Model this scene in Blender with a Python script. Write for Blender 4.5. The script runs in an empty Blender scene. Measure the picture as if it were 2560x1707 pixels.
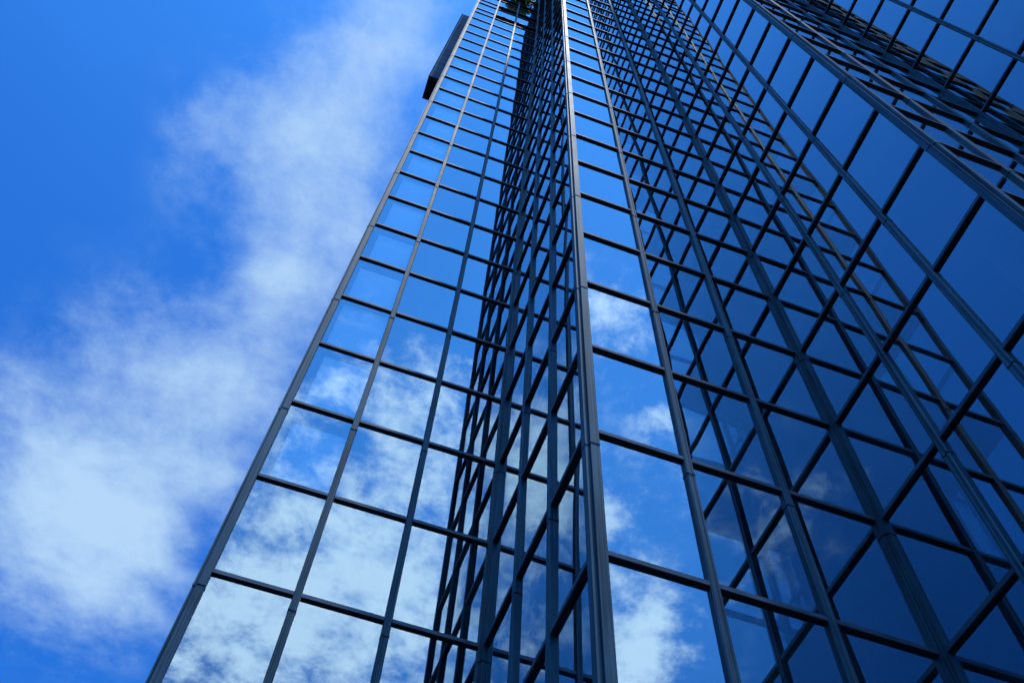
import bpy, bmesh, math, random
from mathutils import Vector, Matrix
random.seed(7)
S = 1.2                      # metres per facade module
CX, CY, CZ = -1.9665, -4.3117, -5.2714
Z0 = 1.6 - CZ*S              # height of transom row 0 (metres)
R = [[0.94274334,-0.33111179,0.03999971],[0.30877284,0.82115909,-0.4799553],[0.12607273,0.46482549,0.87638059]]
F_PX = 2265.95
sc = bpy.context.scene
C = sc.collection

# ------------------------------------------------------------------ camera
cam = bpy.data.cameras.new('camera'); cam.sensor_width = 36; cam.lens = F_PX/2560*36
cam.clip_start = 0.1; cam.clip_end = 5000
co = bpy.data.objects.new('camera', cam); C.objects.link(co); sc.camera = co
M = Matrix(((R[0][0],-R[1][0],-R[2][0],CX*S),(R[0][1],-R[1][1],-R[2][1],CY*S),(R[0][2],-R[1][2],-R[2][2],1.6),(0,0,0,1)))
co.matrix_world = M

def project(x, y, z):        # module units -> pixels of the 2560 px picture
    d = (x-CX, y-CY, z-CZ)
    q = [sum(R[i][j]*d[j] for j in range(3)) for i in range(3)]
    if q[2] < 0.05: return None
    return 1280+F_PX*q[0]/q[2], 853.5+F_PX*q[1]/q[2]

# ------------------------------------------------------------------ sun, sky, exposure
SUN = Vector((0.045, -0.09, 0.995)).normalized()
EL = math.asin(SUN.z)
sun = bpy.data.lights.new('sun', 'SUN'); sun.energy = 2.0; sun.angle = math.radians(0.5); sun.color = (1, .97, .91)
so = bpy.data.objects.new('sun', sun); C.objects.link(so)
so.rotation_euler = (-SUN).to_track_quat('-Z', 'Y').to_euler()
sc.view_settings.view_transform = 'Standard'; sc.view_settings.look = 'None'
sc.view_settings.gamma = 1; sc.view_settings.use_curve_mapping = False
sc.view_settings.exposure = 0.0

w = bpy.data.worlds.new('World'); sc.world = w; w.use_nodes = True
NT = w.node_tree; NT.nodes.clear()
def nd(t, tree=None, **k):
    n = (tree or NT).nodes.new(t)
    for a, b in k.items(): setattr(n, a, b)
    return n
def lk(a, b, tree=None): (tree or NT).links.new(a, b)
def math_(op, a, b=None, clamp=False, tree=None):
    n = nd('ShaderNodeMath', tree, operation=op, use_clamp=clamp)
    for i, v in enumerate((a, b)):
        if v is None: continue
        if isinstance(v, (int, float)): n.inputs[i].default_value = v
        else: lk(v, n.inputs[i], tree)
    return n.outputs[0]
def vmath(op, a, b=None, tree=None):
    n = nd('ShaderNodeVectorMath', tree, operation=op)
    for i, v in enumerate((a, b)):
        if v is None: continue
        if isinstance(v, tuple): n.inputs[i].default_value = v
        else: lk(v, n.inputs[i], tree)
    return n
sky = nd('ShaderNodeTexSky', sky_type='NISHITA', sun_disc=False, sun_elevation=EL,
         sun_rotation=math.atan2(SUN.x, SUN.y))
sky.altitude = 300; sky.air_density = 1.0; sky.dust_density = 0.3; sky.ozone_density = 3.0
tc = nd('ShaderNodeTexCoord')
sep = nd('ShaderNodeSeparateXYZ'); lk(tc.outputs['Generated'], sep.inputs[0])
zc = math_('MAXIMUM', sep.outputs[2], 0.05)
px = math_('DIVIDE', sep.outputs[0], zc); py = math_('DIVIDE', sep.outputs[1], zc)
cmb = nd('ShaderNodeCombineXYZ'); lk(px, cmb.inputs[0]); lk(py, cmb.inputs[1])
P = cmb.outputs[0]
def noise(scale, detail, rough, dist=0.0, off=(0,0,0), src=None):
    m = vmath('ADD', src or P, off).outputs[0]
    n = nd('ShaderNodeTexNoise'); lk(m, n.inputs['Vector'])
    n.inputs['Scale'].default_value = scale; n.inputs['Detail'].default_value = detail
    n.inputs['Roughness'].default_value = rough; n.inputs['Distortion'].default_value = dist
    return n.outputs[0]
# warp the positions so that the cloud banks have ragged outlines
wn = nd('ShaderNodeTexNoise'); lk(P, wn.inputs['Vector']); wn.inputs['Scale'].default_value = 5; wn.inputs['Detail'].default_value = 5
wv = vmath('SUBTRACT', wn.outputs['Color'], (.5, .5, .5)).outputs[0]
wv = vmath('MULTIPLY', wv, (.14, .14, 0)).outputs[0]
PW = vmath('ADD', P, wv).outputs[0]
def blobs(lst):
    tot = None
    for (x, y, sx, sy, a, rot) in lst:
        mp = nd('ShaderNodeMapping'); mp.vector_type = 'TEXTURE'
        mp.inputs['Location'].default_value = (x, y, 0); mp.inputs['Rotation'].default_value = (0, 0, math.radians(rot))
        mp.inputs['Scale'].default_value = (sx, sy, 1); lk(PW, mp.inputs['Vector'])
        d2 = vmath('DOT_PRODUCT', mp.outputs[0], mp.outputs[0])
        g = math_('MULTIPLY', math_('EXPONENT', math_('MULTIPLY', d2.outputs['Value'], -1.0)), a)
        tot = g if tot is None else math_('ADD', tot, g)
    return tot
SOFT = [(-.33, .98, .15, .20, 1.15, 0), (-.42, .90, .10, .09, .4, 0), (-.22, .72, .12, .12, .55, 30), (-.15, .55, .055, .08, .5, 0),
        (-.17, .38, .055, .10, .62, 0), (-.11, .26, .06, .12, .42, 0), (-.08, .42, .06, .14, .32, 0), (-.25, 1.1, .12, .1, .5, 0), (-.17, .80, .10, .13, .5, 0), (-.10, .33, .07, .2, .25, 0), (-.155, .60, .07, .09, .6, 0), (-.21, .36, .06, .10, .35, 0), (-.08, .52, .05, .1, .4, 0), (-.27, .42, .06, .09, .42, 0), (-.36, 1.22, .10, .13, .5, 0), (-.44, 1.05, .08, .12, .35, 0), (-.09, .19, .06, .07, .45, 0), (-.22, .26, .05, .05, .25, 0)]
CRISP = [(-.05, -1.12, .26, .30, 1.12, 0), (-.24, -.70, .10, .13, .9, 0), (.14, -.93, .13, .15, .55, 0), (.02, -.60, .10, .06, .28, 0), (.49, -.98, .07, .12, 1.25, 10), (.07, -.70, .16, .12, .45, 0),
         (.40, -.86, .04, .05, .6, 0), (.36, -.76, .04, .03, .6, 0), (.375, -.57, .035, .03, .5, 0), (.25, -.46, .10, .09, .33, 0), (.40, -.66, .12, .12, .18, 0), (.9, -1.3, .5, .35, .6, 0), (-.52, -.72, .22, .22, .27, 0)]
nA = noise(5.0, 10, .62, .2, (3.1, 1.7, .4)); nA2 = noise(13.0, 8, .6, .2, (7.1, 1.7, .4))
nB = noise(13.0, 14, .68, .10, (9.1, 4.7, 2.4))
nAm = math_('ADD', math_('ADD', math_('MULTIPLY', nA, .48), math_('MULTIPLY', nA2, .28)), math_('MULTIPLY', nB, .24))
def mask(bl, n, namp, lo, hi):
    b = blobs(bl)
    v = math_('ADD', b, math_('MULTIPLY', math_('MULTIPLY', math_('SUBTRACT', n, .5), namp), math_('MULTIPLY', b, 4.0, clamp=True)))
    mr = nd('ShaderNodeMapRange', interpolation_type='SMOOTHSTEP'); lk(v, mr.inputs[0])
    mr.inputs[1].default_value = lo; mr.inputs[2].default_value = hi
    return mr.outputs[0]
dS = mask(SOFT, nAm, 3.6, .0, 1.65)
dC = mask(CRISP, nB, 3.0, .12, 1.30)
tint = nd('ShaderNodeMix', data_type='RGBA', blend_type='MULTIPLY'); tint.inputs[0].default_value = 1
lk(sky.outputs[0], tint.inputs[6]); tint.inputs[7].default_value = (.19, .95, 2.05, 1)
def mixc(f, a, b):
    m = nd('ShaderNodeMix', data_type='RGBA'); lk(f, m.inputs[0]); lk(a, m.inputs[6])
    if isinstance(b, tuple): m.inputs[7].default_value = b
    else: lk(b, m.inputs[7])
    return m.outputs[2]
WS = 0.10
# thin high veil of cirrus over the part of the sky behind the camera
dV = math_('MULTIPLY', blobs([(.2, -.72, .75, .75, 1.15, 0)]), math_('ADD', math_('MULTIPLY', nA, .3), .75), clamp=True)
veil = mixc(math_('MULTIPLY', dV, 1.0), tint.outputs[2], (.15/WS, .68/WS, 1.95/WS, 1))
c1 = mixc(math_('MULTIPLY', dS, .92), veil, (.50/WS, .73/WS, .98/WS, 1))
c2 = mixc(math_('MULTIPLY', dC, .9), c1, (2.05/WS, 2.4/WS, 2.75/WS, 1))
bg = nd('ShaderNodeBackground'); bg.inputs[1].default_value = WS; lk(c2, bg.inputs[0])
out = nd('ShaderNodeOutputWorld'); lk(bg.outputs[0], out.inputs[0])

# ------------------------------------------------------------------ materials
def newmat(name):
    m = bpy.data.materials.new(name); m.use_nodes = True; m.node_tree.nodes.clear(); return m, m.node_tree
def tnoise(t, vec_scale, scale, detail, rough=.5):
    g = nd('ShaderNodeNewGeometry', t)
    mp = nd('ShaderNodeMapping', t); mp.inputs['Scale'].default_value = vec_scale; lk(g.outputs['Position'], mp.inputs[0], t)
    n = nd('ShaderNodeTexNoise', t); lk(mp.outputs[0], n.inputs['Vector'], t)
    n.inputs['Scale'].default_value = scale; n.inputs['Detail'].default_value = detail; n.inputs['Roughness'].default_value = rough
    return n.outputs[0]
def ramp(t, f, stops):
    r = nd('ShaderNodeValToRGB', t); lk(f, r.inputs[0], t)
    e = r.color_ramp.elements
    e[0].position, e[0].color = stops[0][0], (*stops[0][1], 1); e[1].position, e[1].color = stops[-1][0], (*stops[-1][1], 1)
    for p, c in stops[1:-1]:
        x = e.new(p); x.color = (*c, 1)
    return r.outputs[0]
def metal(name, lo, hi, rough=.60, vs=(42, 42, .45), metallic=.85):
    m, t = newmat(name)
    b = nd('ShaderNodeBsdfPrincipled', t)
    n = tnoise(t, vs, 1.0, 6, .6); n2 = tnoise(t, (2.2, 2.2, .9), 1.0, 5, .6)
    f = math_('ADD', math_('MULTIPLY', n, .6, tree=t), math_('MULTIPLY', n2, .4, tree=t), tree=t)
    lk(ramp(t, f, [(.38, lo), (.62, hi)]), b.inputs['Base Color'], t)
    lk(math_('ADD', math_('MULTIPLY', n2, .22, tree=t), rough-.11, tree=t), b.inputs['Roughness'], t)
    b.inputs['Metallic'].default_value = metallic
    bp = nd('ShaderNodeBump', t); bp.inputs['Strength'].default_value = .12; bp.inputs['Distance'].default_value = .004
    lk(n, bp.inputs['Height'], t); lk(bp.outputs[0], b.inputs['Normal'], t)
    o = nd('ShaderNodeOutputMaterial', t); lk(b.outputs[0], o.inputs[0], t)
    return m
M_MUL = metal('weathered_aluminium', (.020, .046, .055), (.085, .155, .178))
M_TRN = metal('transom_aluminium', (.05, .075, .09), (.13, .17, .195), vs=(3, 3, 14))
def plain(name, col, rough=.6, metallic=0, amt=.25, scale=6):
    m, t = newmat(name); b = nd('ShaderNodeBsdfPrincipled', t)
    n = tnoise(t, (1, 1, 1), scale, 5, .6)
    lk(ramp(t, n, [(.3, tuple(c*(1-amt) for c in col)), (.7, tuple(min(1, c*(1+amt)) for c in col))]), b.inputs['Base Color'], t)
    b.inputs['Roughness'].default_value = rough; b.inputs['Metallic'].default_value = metallic
    o = nd('ShaderNodeOutputMaterial', t); lk(b.outputs[0], o.inputs[0], t); return m
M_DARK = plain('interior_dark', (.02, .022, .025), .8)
M_GASK_SHADE = plain('black_gasket_and_shade', (.012, .012, .014), .5)  # pane gaskets and open joints, also the painted shade under the transoms
M_BLIND = plain('pale_blind_fabric', (.88, .88, .88), .8, 0, .05, 20)
M_GRND = plain('dark_paving', (.03, .03, .032), .85, 0, .3, 1.2)
M_LEAF = plain('leaf_green', (.42, .46, .02), .5, 0, .5, 3)
M_LOUV = plain('louvre_black', (.012, .014, .016), .5)
M_ROOF = plain('roof_gravel', (.2, .2, .2), .9)

def glass():
    m, t = newmat('mirror_glass')
    lw = nd('ShaderNodeLayerWeight', t); lw.inputs[0].default_value = .5
    sch = math_('POWER', lw.outputs['Facing'], 3.6, tree=t)
    R0 = .335
    fac = math_('ADD', math_('MULTIPLY', sch, 1-R0, tree=t), R0, tree=t, clamp=True)
    gl = nd('ShaderNodeBsdfGlossy', t); gl.inputs['Roughness'].default_value = 0.0; gc = nd('ShaderNodeMix', t, data_type='RGBA'); lk(sch, gc.inputs[0], t); gc.inputs[6].default_value = (.66, .87, 1, 1); gc.inputs[7].default_value = (.95, .98, 1, 1); lk(gc.outputs[2], gl.inputs['Color'], t)
    tr = nd('ShaderNodeBsdfTransparent', t); tr.inputs['Color'].default_value = (.88, .95, .97, 1)
    mx = nd('ShaderNodeMixShader', t); lk(fac, mx.inputs[0], t); lk(tr.outputs[0], mx.inputs[1], t); lk(gl.outputs[0], mx.inputs[2], t)
    # film of dust and wiped streaks
    n = tnoise(t, (1.1, 1.1, .6), 1.2, 9, .72)
    n.node.inputs['Distortion'].default_value = 2.2
    df = nd('ShaderNodeBsdfDiffuse', t); df.inputs['Color'].default_value = (.35, .5, .6, 1)
    sm = nd('ShaderNodeMapRange', t); lk(n, sm.inputs[0], t); sm.inputs[1].default_value = .45; sm.inputs[2].default_value = .8; sm.inputs[4].default_value = .05
    mx2 = nd('ShaderNodeMixShader', t); lk(sm.outputs[0], mx2.inputs[0], t); lk(mx.outputs[0], mx2.inputs[1], t); lk(df.outputs[0], mx2.inputs[2], t)
    o = nd('ShaderNodeOutputMaterial', t); lk(mx2.outputs[0], o.inputs[0], t)
    return m
M_GLASS = glass()
def clear():
    m, t = newmat('inner_glass_face'); tr = nd('ShaderNodeBsdfTransparent', t); tr.inputs[0].default_value = (.9, .95, .95, 1)
    o = nd('ShaderNodeOutputMaterial', t); lk(tr.outputs[0], o.inputs[0], t); return m
M_CLEAR = clear()

def panel_mat():
    m, t = newmat('slate_panels'); b = nd('ShaderNodeBsdfPrincipled', t)
    g = nd('ShaderNodeNewGeometry', t)
    sp = nd('ShaderNodeSeparateXYZ', t); lk(g.outputs['Position'], sp.inputs[0], t)
    cb = nd('ShaderNodeCombineXYZ', t)
    lk(math_('ADD', sp.outputs[0], sp.outputs[1], tree=t), cb.inputs[0], t); lk(sp.outputs[2], cb.inputs[1], t)
    br = nd('ShaderNodeTexBrick', t); lk(cb.outputs[0], br.inputs['Vector'], t)
    br.offset = 0; br.inputs['Scale'].default_value = 1; br.inputs['Brick Width'].default_value = .62; br.inputs['Row Height'].default_value = 1.25
    br.inputs['Mortar Size'].default_value = .035; br.inputs['Mortar Smooth'].default_value = .3
    br.inputs['Color1'].default_value = (.15, .19, .235, 1); br.inputs['Color2'].default_value = (.11, .145, .19, 1); br.inputs['Mortar'].default_value = (.34, .38, .40, 1)
    df = nd('ShaderNodeBsdfDiffuse', t); lk(br.outputs[0], df.inputs[0], t); t.nodes.remove(b)
    o = nd('ShaderNodeOutputMaterial', t); lk(df.outputs[0], o.inputs[0], t); return m
M_PANEL = panel_mat()

# ------------------------------------------------------------------ helpers
class MB:
    def __init__(s): s.v = []; s.f = []; s.m = []; s.smooth = []
    def box(s, x0, y0, z0, x1, y1, z1, mi=0):
        s.prism([(x0, y0), (x1, y0), (x1, y1), (x0, y1)], z0, z1, mi)
    def prism(s, poly, z0, z1, mi=0):
        a = sum(poly[i][0]*poly[(i+1) % len(poly)][1]-poly[(i+1) % len(poly)][0]*poly[i][1] for i in range(len(poly)))
        if a < 0: poly = poly[::-1]
        n = len(poly); b = len(s.v)
        s.v += [(x, y, z0) for x, y in poly] + [(x, y, z1) for x, y in poly]
        s.f.append(tuple(b+i for i in range(n-1, -1, -1))); s.f.append(tuple(b+n+i for i in range(n)))
        for i in range(n):
            j = (i+1) % n; s.f.append((b+i, b+j, b+n+j, b+n+i))
        s.m += [mi]*(n+2); s.smooth += [False]*(n+2)
    def hull(s, vs, fs, mi=0, smooth=False):
        b = len(s.v); s.v += vs; s.f += [tuple(b+i for i in f) for f in fs]; s.m += [mi]*len(fs); s.smooth += [smooth]*len(fs)
    def build(s, name, mats, parent=None, label=None, kind=None):
        me = bpy.data.meshes.new(name)
        me.from_pydata([(x*S, y*S, Z0+z*S) for x, y, z in s.v], [], s.f); me.validate()
        for mt in (mats if isinstance(mats, (list, tuple)) else [mats]): me.materials.append(mt)
        me.polygons.foreach_set('material_index', s.m[:len(me.polygons)])
        me.polygons.foreach_set('use_smooth', s.smooth[:len(me.polygons)])
        me.update()
        o = bpy.data.objects.new(name, me); C.objects.link(o)
        if parent: o.parent = parent
        if label: o['label'] = label
        if kind: o['kind'] = kind
        return o
ZG = -Z0/S                                           # the ground in module units

# ------------------------------------------------------------------ ground
g = MB(); g.box(-2500, -2500, ZG-1, 2500, 2500, ZG)
go = g.build('ground', M_GRND, kind='structure')

# ------------------------------------------------------------------ tower
H = 1.6317
ROWS = [ZG+.02/S] + [k*H for k in range(-3, 24)]
SPAN = []                                            # (z0, z1, is_spandrel) of every pane row
for a, b in zip(ROWS[:-1], ROWS[1:]): SPAN.append((a, b, False))
z = 23*H
for j in range(6):
    SPAN.append((z, z+.6*H, True)); SPAN.append((z+.6*H, z+1.6*H, False)); z += 1.6*H
TOP = z
TRZ = [s[0] for s in SPAN[1:]] + [TOP]
TH, TD = .064, .034                                  # transom height and projection
MW, MD = .084, .043                                  # mullion width and projection
JOFF = .215                                          # joints sit this far below every second transom
joints = [k*H-JOFF for k in range(-3, 24, 2)] + [23*H+1.6*H*j-JOFF for j in range(1, 7)]

tower = bpy.data.objects.new('glass_tower', None); C.objects.link(tower)
tower['label'] = 'tall mirror-glass office tower with stepped corners and grey metal grid, seen from its foot'
tower['category'] = 'skyscraper'

YA = 3.0157
X1 = 3.005
Y2 = -2.975
# every facade: axis along which it runs, fixed coordinate, outward normal sign, mullion positions, end types
# end types: o = outer corner, i = re-entrant corner
FACES = [
 dict(n='A', ax='x', c=YA, s=-1, p=[-3.05, -2.069, -1.082, -.03], e='oi'),
 dict(n='B', ax='y', c=0.0, s=-1, p=[0.0, .954, 1.949, YA], e='oi'),
 dict(n='A1', ax='x', c=0.0, s=-1, p=[0.0, .975, 1.983, X1], e='oi'),
 dict(n='B1', ax='y', c=X1, s=-1, p=[Y2, -2.012, -1.03, 0.0], e='oi'),
 dict(n='A2', ax='x', c=Y2, s=-1, p=[X1, 3.98, 4.985, 6.0], e='oi'),
 dict(n='B2', ax='y', c=6.0, s=-1, p=[-5.95, -4.97, -3.985, Y2], e='oi'),
 dict(n='A3', ax='x', c=-5.95, s=-1, p=[6.0, 7.0, 8.0, 9.0], e='oo'),
 dict(n='W', ax='y', c=-3.05, s=-1, p=[YA+i for i in range(0, 10)], e='oo'),
]
FACES[0]['p'][3] = 0.0
def on(fc, u, d):                                    # u along the facade, d outward from the glass plane
    return (u, fc['c']+fc['s']*d) if fc['ax'] == 'x' else (fc['c']+fc['s']*d, u)

def profile_mullion(fc, u, g=0.0):
    hw = MW/2+g; d = MD+g
    pr = [(-hw, -.04), (-hw, d-.012), (-hw+.010, d), (-.016, d), (-.010, d-.007), (.010, d-.007), (.016, d), (hw-.010, d), (hw, d-.012), (hw, -.04)]
    return [on(fc, u+a, b) for a, b in pr]
# outer corner: two cover strips with a step cut out of the corner between them (x, y outward = negative)
def profile_outer(x, y, g=0.0):
    d = MD+g; n = .038; L = .082+g
    pr = [(-d, L), (-d, -d+n), (-d+n, -d+n), (-d+n, -d), (L, -d), (L, .03), (.03, .03), (.03, L)]
    return [(x+a, y+b) for a, b in pr]
# re-entrant corner: stepped post filling the angle (x to the left, y toward the viewer)
def profile_inner(x, y, g=0.0):
    d = .078+g; n = .024
    pr = [(.04, .04), (-d, .04), (-d, -MD*.95-g+.0), (-d+n, -MD*.95-g), (-d+n, -MD*.95-g-.012), (-MD*.95-g-.012, -d+n), (-MD*.95-g, -d+n), (-MD*.95-g, -d), (.04, -d)]
    return [(x+a, y+b) for a, b in pr]
def upright(name, prof):
    sl = []; m = MB(); zs = [ZG]+joints+[TOP+.15]
    for a, b in zip(zs[:-1], zs[1:]):
        m.prism(prof(0.0), a+.012, b-.001)
        q = project(*prof(0.0)[3], a)
        if q and -20 < q[0] < 2580 and -20 < q[1] < 1727 and a < 9*H:
            sl.append(a); continue
        m.prism(prof(.0035), a+.012, a+.040)          # proud lip at the foot of each length
        m.prism(prof(-.008), a-.002, a+.013, 1)       # dark open joint
    o = m.build(name, [M_MUL, M_GASK_SHADE], tower)
    for a in sl:                                      # the joints one can tell apart
        m = MB(); m.prism(prof(.0035), a+.0125, a+.040); m.prism(prof(-.008), a-.002, a+.0122, 1)
        m.build('joint_sleeve', [M_MUL, M_GASK_SHADE], o)
    return o

done = set()
for fc in FACES:
    p = fc['p']
    for i, u in enumerate(p):
        x, y = on(fc, u, 0)
        if 0 < i < len(p)-1:
            upright('mullion', lambda g, fc=fc, u=u: profile_mullion(fc, u, g))
# corner posts
for x, y in ((-3.05, YA), (0, 0), (X1, Y2), (6.0, -5.95)):
    upright('corner_post', lambda g, x=x, y=y: profile_outer(x, y, g))
for x, y in ((0, YA), (X1, 0), (6.0, Y2)):
    upright('corner_post', lambda g, x=x, y=y: profile_inner(x, y, g))
for x, y in ((9.0, -5.95), (-3.05, YA+9)):
    upright('corner_post', lambda g, x=x, y=y: [(x-.066-g, y-.066-g), (x+.066+g, y-.066-g), (x+.066+g, y+.066+g), (x-.066-g, y+.066+g)])

# transoms and panes: gather, rank by size in the picture
def facing(fc, u, z):
    x, y = on(fc, u, 0)
    return (CY < y) if fc['ax'] == 'x' else (CX < x)
def area_of(pts):
    q = [project(*p) for p in pts]
    if any(a is None for a in q): return 0
    poly = [(min(max(a, 0), 2560), min(max(b, 0), 1707)) for a, b in q]
    return abs(sum(poly[i][0]*poly[(i+1) % 4][1]-poly[(i+1) % 4][0]*poly[i][1] for i in range(4)))/2
def edge(fc, i, side):                               # where the clear opening starts beside upright i
    p = fc['p']; u = p[i]
    if i == 0 and side > 0: return u+.082 if fc['e'][0] == 'o' else u+.07
    if i == len(p)-1 and side < 0: return u-(.066 if fc['e'][1] == 'o' else .078)
    return u+side*MW/2
trans, panes, louv = [], [], []
for fc in FACES:
    p = fc['p']
    for i in range(len(p)-1):
        a, b = edge(fc, i, 1)+.0012, edge(fc, i+1, -1)-.0012
        pa, pb = p[i]+.004, p[i+1]-.004
        if fc['n'] == 'W' : pa, pb = p[i]+.004, p[i+1]-.004
        for zt in TRZ:
            ar = area_of([(*on(fc, a, TD), zt), (*on(fc, b, TD), zt), (*on(fc, b, TD), zt+TH+.04), (*on(fc, a, TD), zt+TH+.04)]) if facing(fc, a, zt) else 0
            if fc['n'] == 'W': ar = 0
            trans.append((ar, fc, a, b, zt))
        for (z0, z1, spn) in SPAN:
            if spn and fc['n'] == 'A' and i in (1, 2):
                louv.append((fc, a, b, z0+TH, z1)); continue
            ar = area_of([(*on(fc, pa, 0), z0), (*on(fc, pb, 0), z0), (*on(fc, pb, 0), z1), (*on(fc, pa, 0), z1)]) if facing(fc, a, z0) else 0
            if fc['n'] == 'W': ar = 0
            panes.append((ar, fc, pa, pb, z0+.004, z1+.0, i))
def add_transom(m, fc, a, b, z):
    sec = [(-.035, 0.0), (TD-.006, 0.0), (TD, .006), (TD, TH-.010), (TD-.012, TH), (-.035, TH)]
    pts = []
    for u in (a, b):
        for d, h in sec:
            x, y = on(fc, u, d); pts.append((x, y, z+h))
    n = len(sec)
    fs = [tuple(range(n)), tuple(range(2*n-1, n-1, -1))]
    for k in range(n):
        j = (k+1) % n; fs.append((k, k+n, j+n, j))
    if (fc['ax'] == 'x') == (fc['s'] < 0): fs = [f[::-1] for f in fs]
    b0 = len(m.f); m.hull(pts, fs); m.m[b0+2] = 1; m.m[b0+3] = 1  # underside and lower chamfer near-black: shade put into the colour of the metal
trans.sort(key=lambda t: -t[0])
for ar, *t in trans[:100]:
    m = MB(); add_transom(m, *t); m.build('transom', [M_TRN, M_GASK_SHADE], tower)
m = MB()
for ar, *t in trans[100:]: add_transom(m, *t)
m.build('transom', [M_TRN, M_GASK_SHADE], tower, kind='stuff')

PT = .012                                            # pane thickness
def add_pane(m, fc, a, b, z0, z1, i):
    nu, nv = 6, 8
    t1, t2 = random.gauss(0, .0014), random.gauss(0, .0014)
    bulge = random.uniform(-.0008, .0030)
    base = -.003
    vs, fs = [], []
    for layer in (0, 1):
        for jv in range(nv+1):
            for ju in range(nu+1):
                s, t = ju/nu, jv/nv
                d = base-layer*PT+bulge*16*s*(1-s)*t*(1-t)*1.0+t1*(s-.5)*(b-a)+t2*(t-.5)*(z1-z0)
                x, y = on(fc, a+(b-a)*s, d); vs.append((x, y, z0+(z1-z0)*t))
    N = (nu+1)*(nv+1)
    fl = (fc['ax'] == 'x') != (fc['s'] < 0)
    for jv in range(nv):
        for ju in range(nu):
            q = jv*(nu+1)+ju
            f = (q, q+1, q+nu+2, q+nu+1)
            if fl: f = f[::-1]
            fs.append(f); fs.append(tuple(k+N for k in f[::-1]))
    m.hull(vs[:N], fs[0::2], 0, True); m.hull(vs[N:], [tuple(k-N for k in f) for f in fs[1::2]], 2, True)
    cor = [vs[0], vs[nu], vs[N-1], vs[N-1-nu], vs[N], vs[N+nu], vs[2*N-1], vs[2*N-1-nu]]
    m.hull(cor, [(f if not fl else f[::-1]) for f in ((1, 0, 4, 5), (2, 1, 5, 6), (3, 2, 6, 7), (0, 3, 7, 4))], 1)
panes.sort(key=lambda t: -t[0])
for ar, *t in panes[:100]:
    m = MB(); add_pane(m, *t); m.build('glass_pane', [M_GLASS, M_GASK_SHADE, M_CLEAR], tower)
m = MB()
for ar, *t in panes[100:]: add_pane(m, *t)
m.build('glass_pane', [M_GLASS, M_GASK_SHADE, M_CLEAR], tower, kind='stuff')

# open louvred strips of the plant floors on the left facade
for fc, a, b, z0, z1 in louv:
    m = MB()
    def bx(d0, d1, za, zb, mi=0):
        x0, y0 = on(fc, a, d0); x1, y1 = on(fc, b, d1)
        m.box(min(x0, x1), min(y0, y1), za, max(x0, x1), max(y0, y1), zb, mi)
    bx(-.42, -.40, z0, z1)
    bx(-.40, .0, z1-.02, z1-.004)
    for k in range(3):
        zz = z0+(z1-z0)*(k+.5)/3.2
        bx(-.36, -.32, zz, zz+.012)
    m.build('louvre', M_LOUV, tower)

# floor slabs, core and the blinds drawn in the first bay
INS = [(-3.05, YA), (0, YA), (0, 0), (X1, 0), (X1, Y2), (6.0, Y2), (6.0, -5.95), (9.0, -5.95), (9.0, YA+9), (-3.05, YA+9)]
def inset(d): return [(-3.05+d, YA+d), (d, YA+d), (d, d), (X1+d, d), (X1+d, Y2+d), (6+d, Y2+d), (6+d, -5.95+d), (9-d, -5.95+d), (9-d, YA+9-d), (-3.05+d, YA+9-d)]
m = MB(); m.prism(inset(.75), ZG, TOP-.02); m.build('interior_core', M_DARK, tower)
m = MB()
for k in range(-3, 24, 2): m.prism(inset(.06), k*H-.02, k*H+.05)
for j in range(1, 6): m.prism(inset(.44), 23*H+1.6*H*j-.02, 23*H+1.6*H*j+.05)
m.build('floor_slab', M_DARK, tower)
m = MB(); m.prism([(-3.05, YA), (0, YA), (0, 0), (X1, 0), (X1, Y2), (6.0, Y2), (6.0, -5.95), (9.0, -5.95), (9.0, YA+9), (-3.05, YA+9)], TOP+.07, TOP+.12)
m.build('roof', M_ROOF, tower)
m = MB(); m.box(9.0, -5.9, ZG, 9.06, YA+9, TOP+.07); m.box(-3.0, YA+9, ZG, 9.06, YA+9.06, TOP+.07)
m.build('rear_wall', M_TRN, tower)
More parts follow.
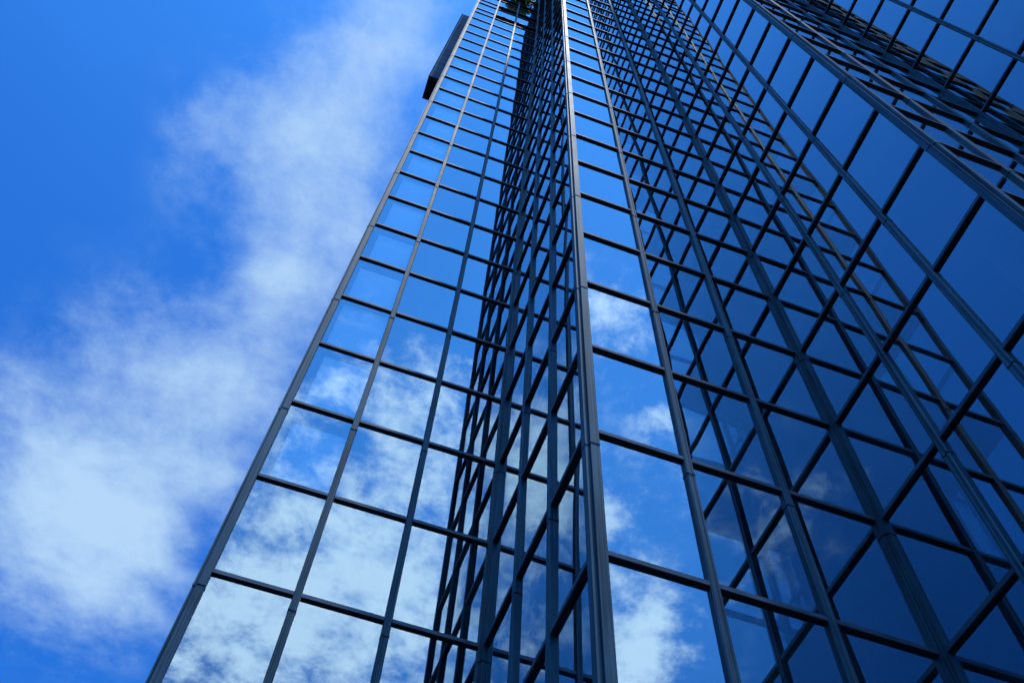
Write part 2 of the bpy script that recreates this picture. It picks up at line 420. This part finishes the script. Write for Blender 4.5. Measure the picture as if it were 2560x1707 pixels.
for k in range(2, 17):
    fr = random.choice((.72, .8, .8, .86, .6)); xl = random.choice((.14, .16, .2, .22))
    zb = k*H+.06+min(.11*(k*H-CZ)/7.3, .6)
    m = MB(); m.box(-3.05+xl, YA+.10, zb, -2.069-.03, YA+.112, min(zb+H*fr, k*H+H*1.3))
    m.build('roller_blind', M_BLIND, tower)

# projecting plant enclosure on the west side, high up behind the left corner
m = MB(); m.box(-4.037, 6.016, 21.98*H, -3.10, 7.095, 32.31*H)
enc = m.build('rooftop_enclosure', M_PANEL, tower, label='dark panelled box jutting out behind the left edge')

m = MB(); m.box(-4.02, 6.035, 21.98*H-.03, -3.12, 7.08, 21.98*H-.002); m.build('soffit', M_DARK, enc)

# ------------------------------------------------------------------ plant hanging from an open plant floor
pl = bpy.data.objects.new('hanging_plant', None); C.objects.link(pl)
pz = 28.1*H
pl.location = (-.95*S, (YA)*S, Z0+pz*S)
pl['label'] = 'yellow-green leafy plant spilling from an upper ledge of the glass tower'
pl['category'] = 'plant'
def rel(o): o.parent = pl; o.matrix_parent_inverse = Matrix.Translation(-Vector(pl.location)); return o
lf, st = MB(), MB()
for b_ in range(46):
    x = -.95+random.gauss(0, .22); L = random.uniform(.5, 1.5); dx = random.uniform(-.35, .35); dy = random.uniform(.15, .55)
    prev = (x, YA+.02, pz)
    for k in range(1, 9):
        t = k/8
        q = (x+dx*t, YA-.02-dy*math.sin(t*1.9), pz+.18*math.sin(t*3.1)-L*t*t)
        mm = .006
        a = prev
        st.hull([(a[0]-mm, a[1], a[2]), (a[0]+mm, a[1], a[2]), (a[0], a[1]-mm, a[2]), (q[0]-mm, q[1], q[2]), (q[0]+mm, q[1], q[2]), (q[0], q[1]-mm, q[2])],
                [(0, 1, 4, 3), (1, 2, 5, 4), (2, 0, 3, 5)])
        for r_ in range(4):
            d1 = Vector((random.uniform(-1, 1), random.uniform(-1, .3), random.uniform(-.9, .3))).normalized()*random.uniform(.12, .24)
            n1 = d1.cross(Vector((random.random(), random.random(), random.random()+.2))).normalized()*.034
            o_ = Vector(q)
            lf.hull([tuple(o_), tuple(o_+d1*.5+n1), tuple(o_+d1), tuple(o_+d1*.5-n1)], [(0, 1, 2, 3)])
        prev = q
rel(lf.build('foliage', M_LEAF)); rel(st.build('stem', M_LEAF))
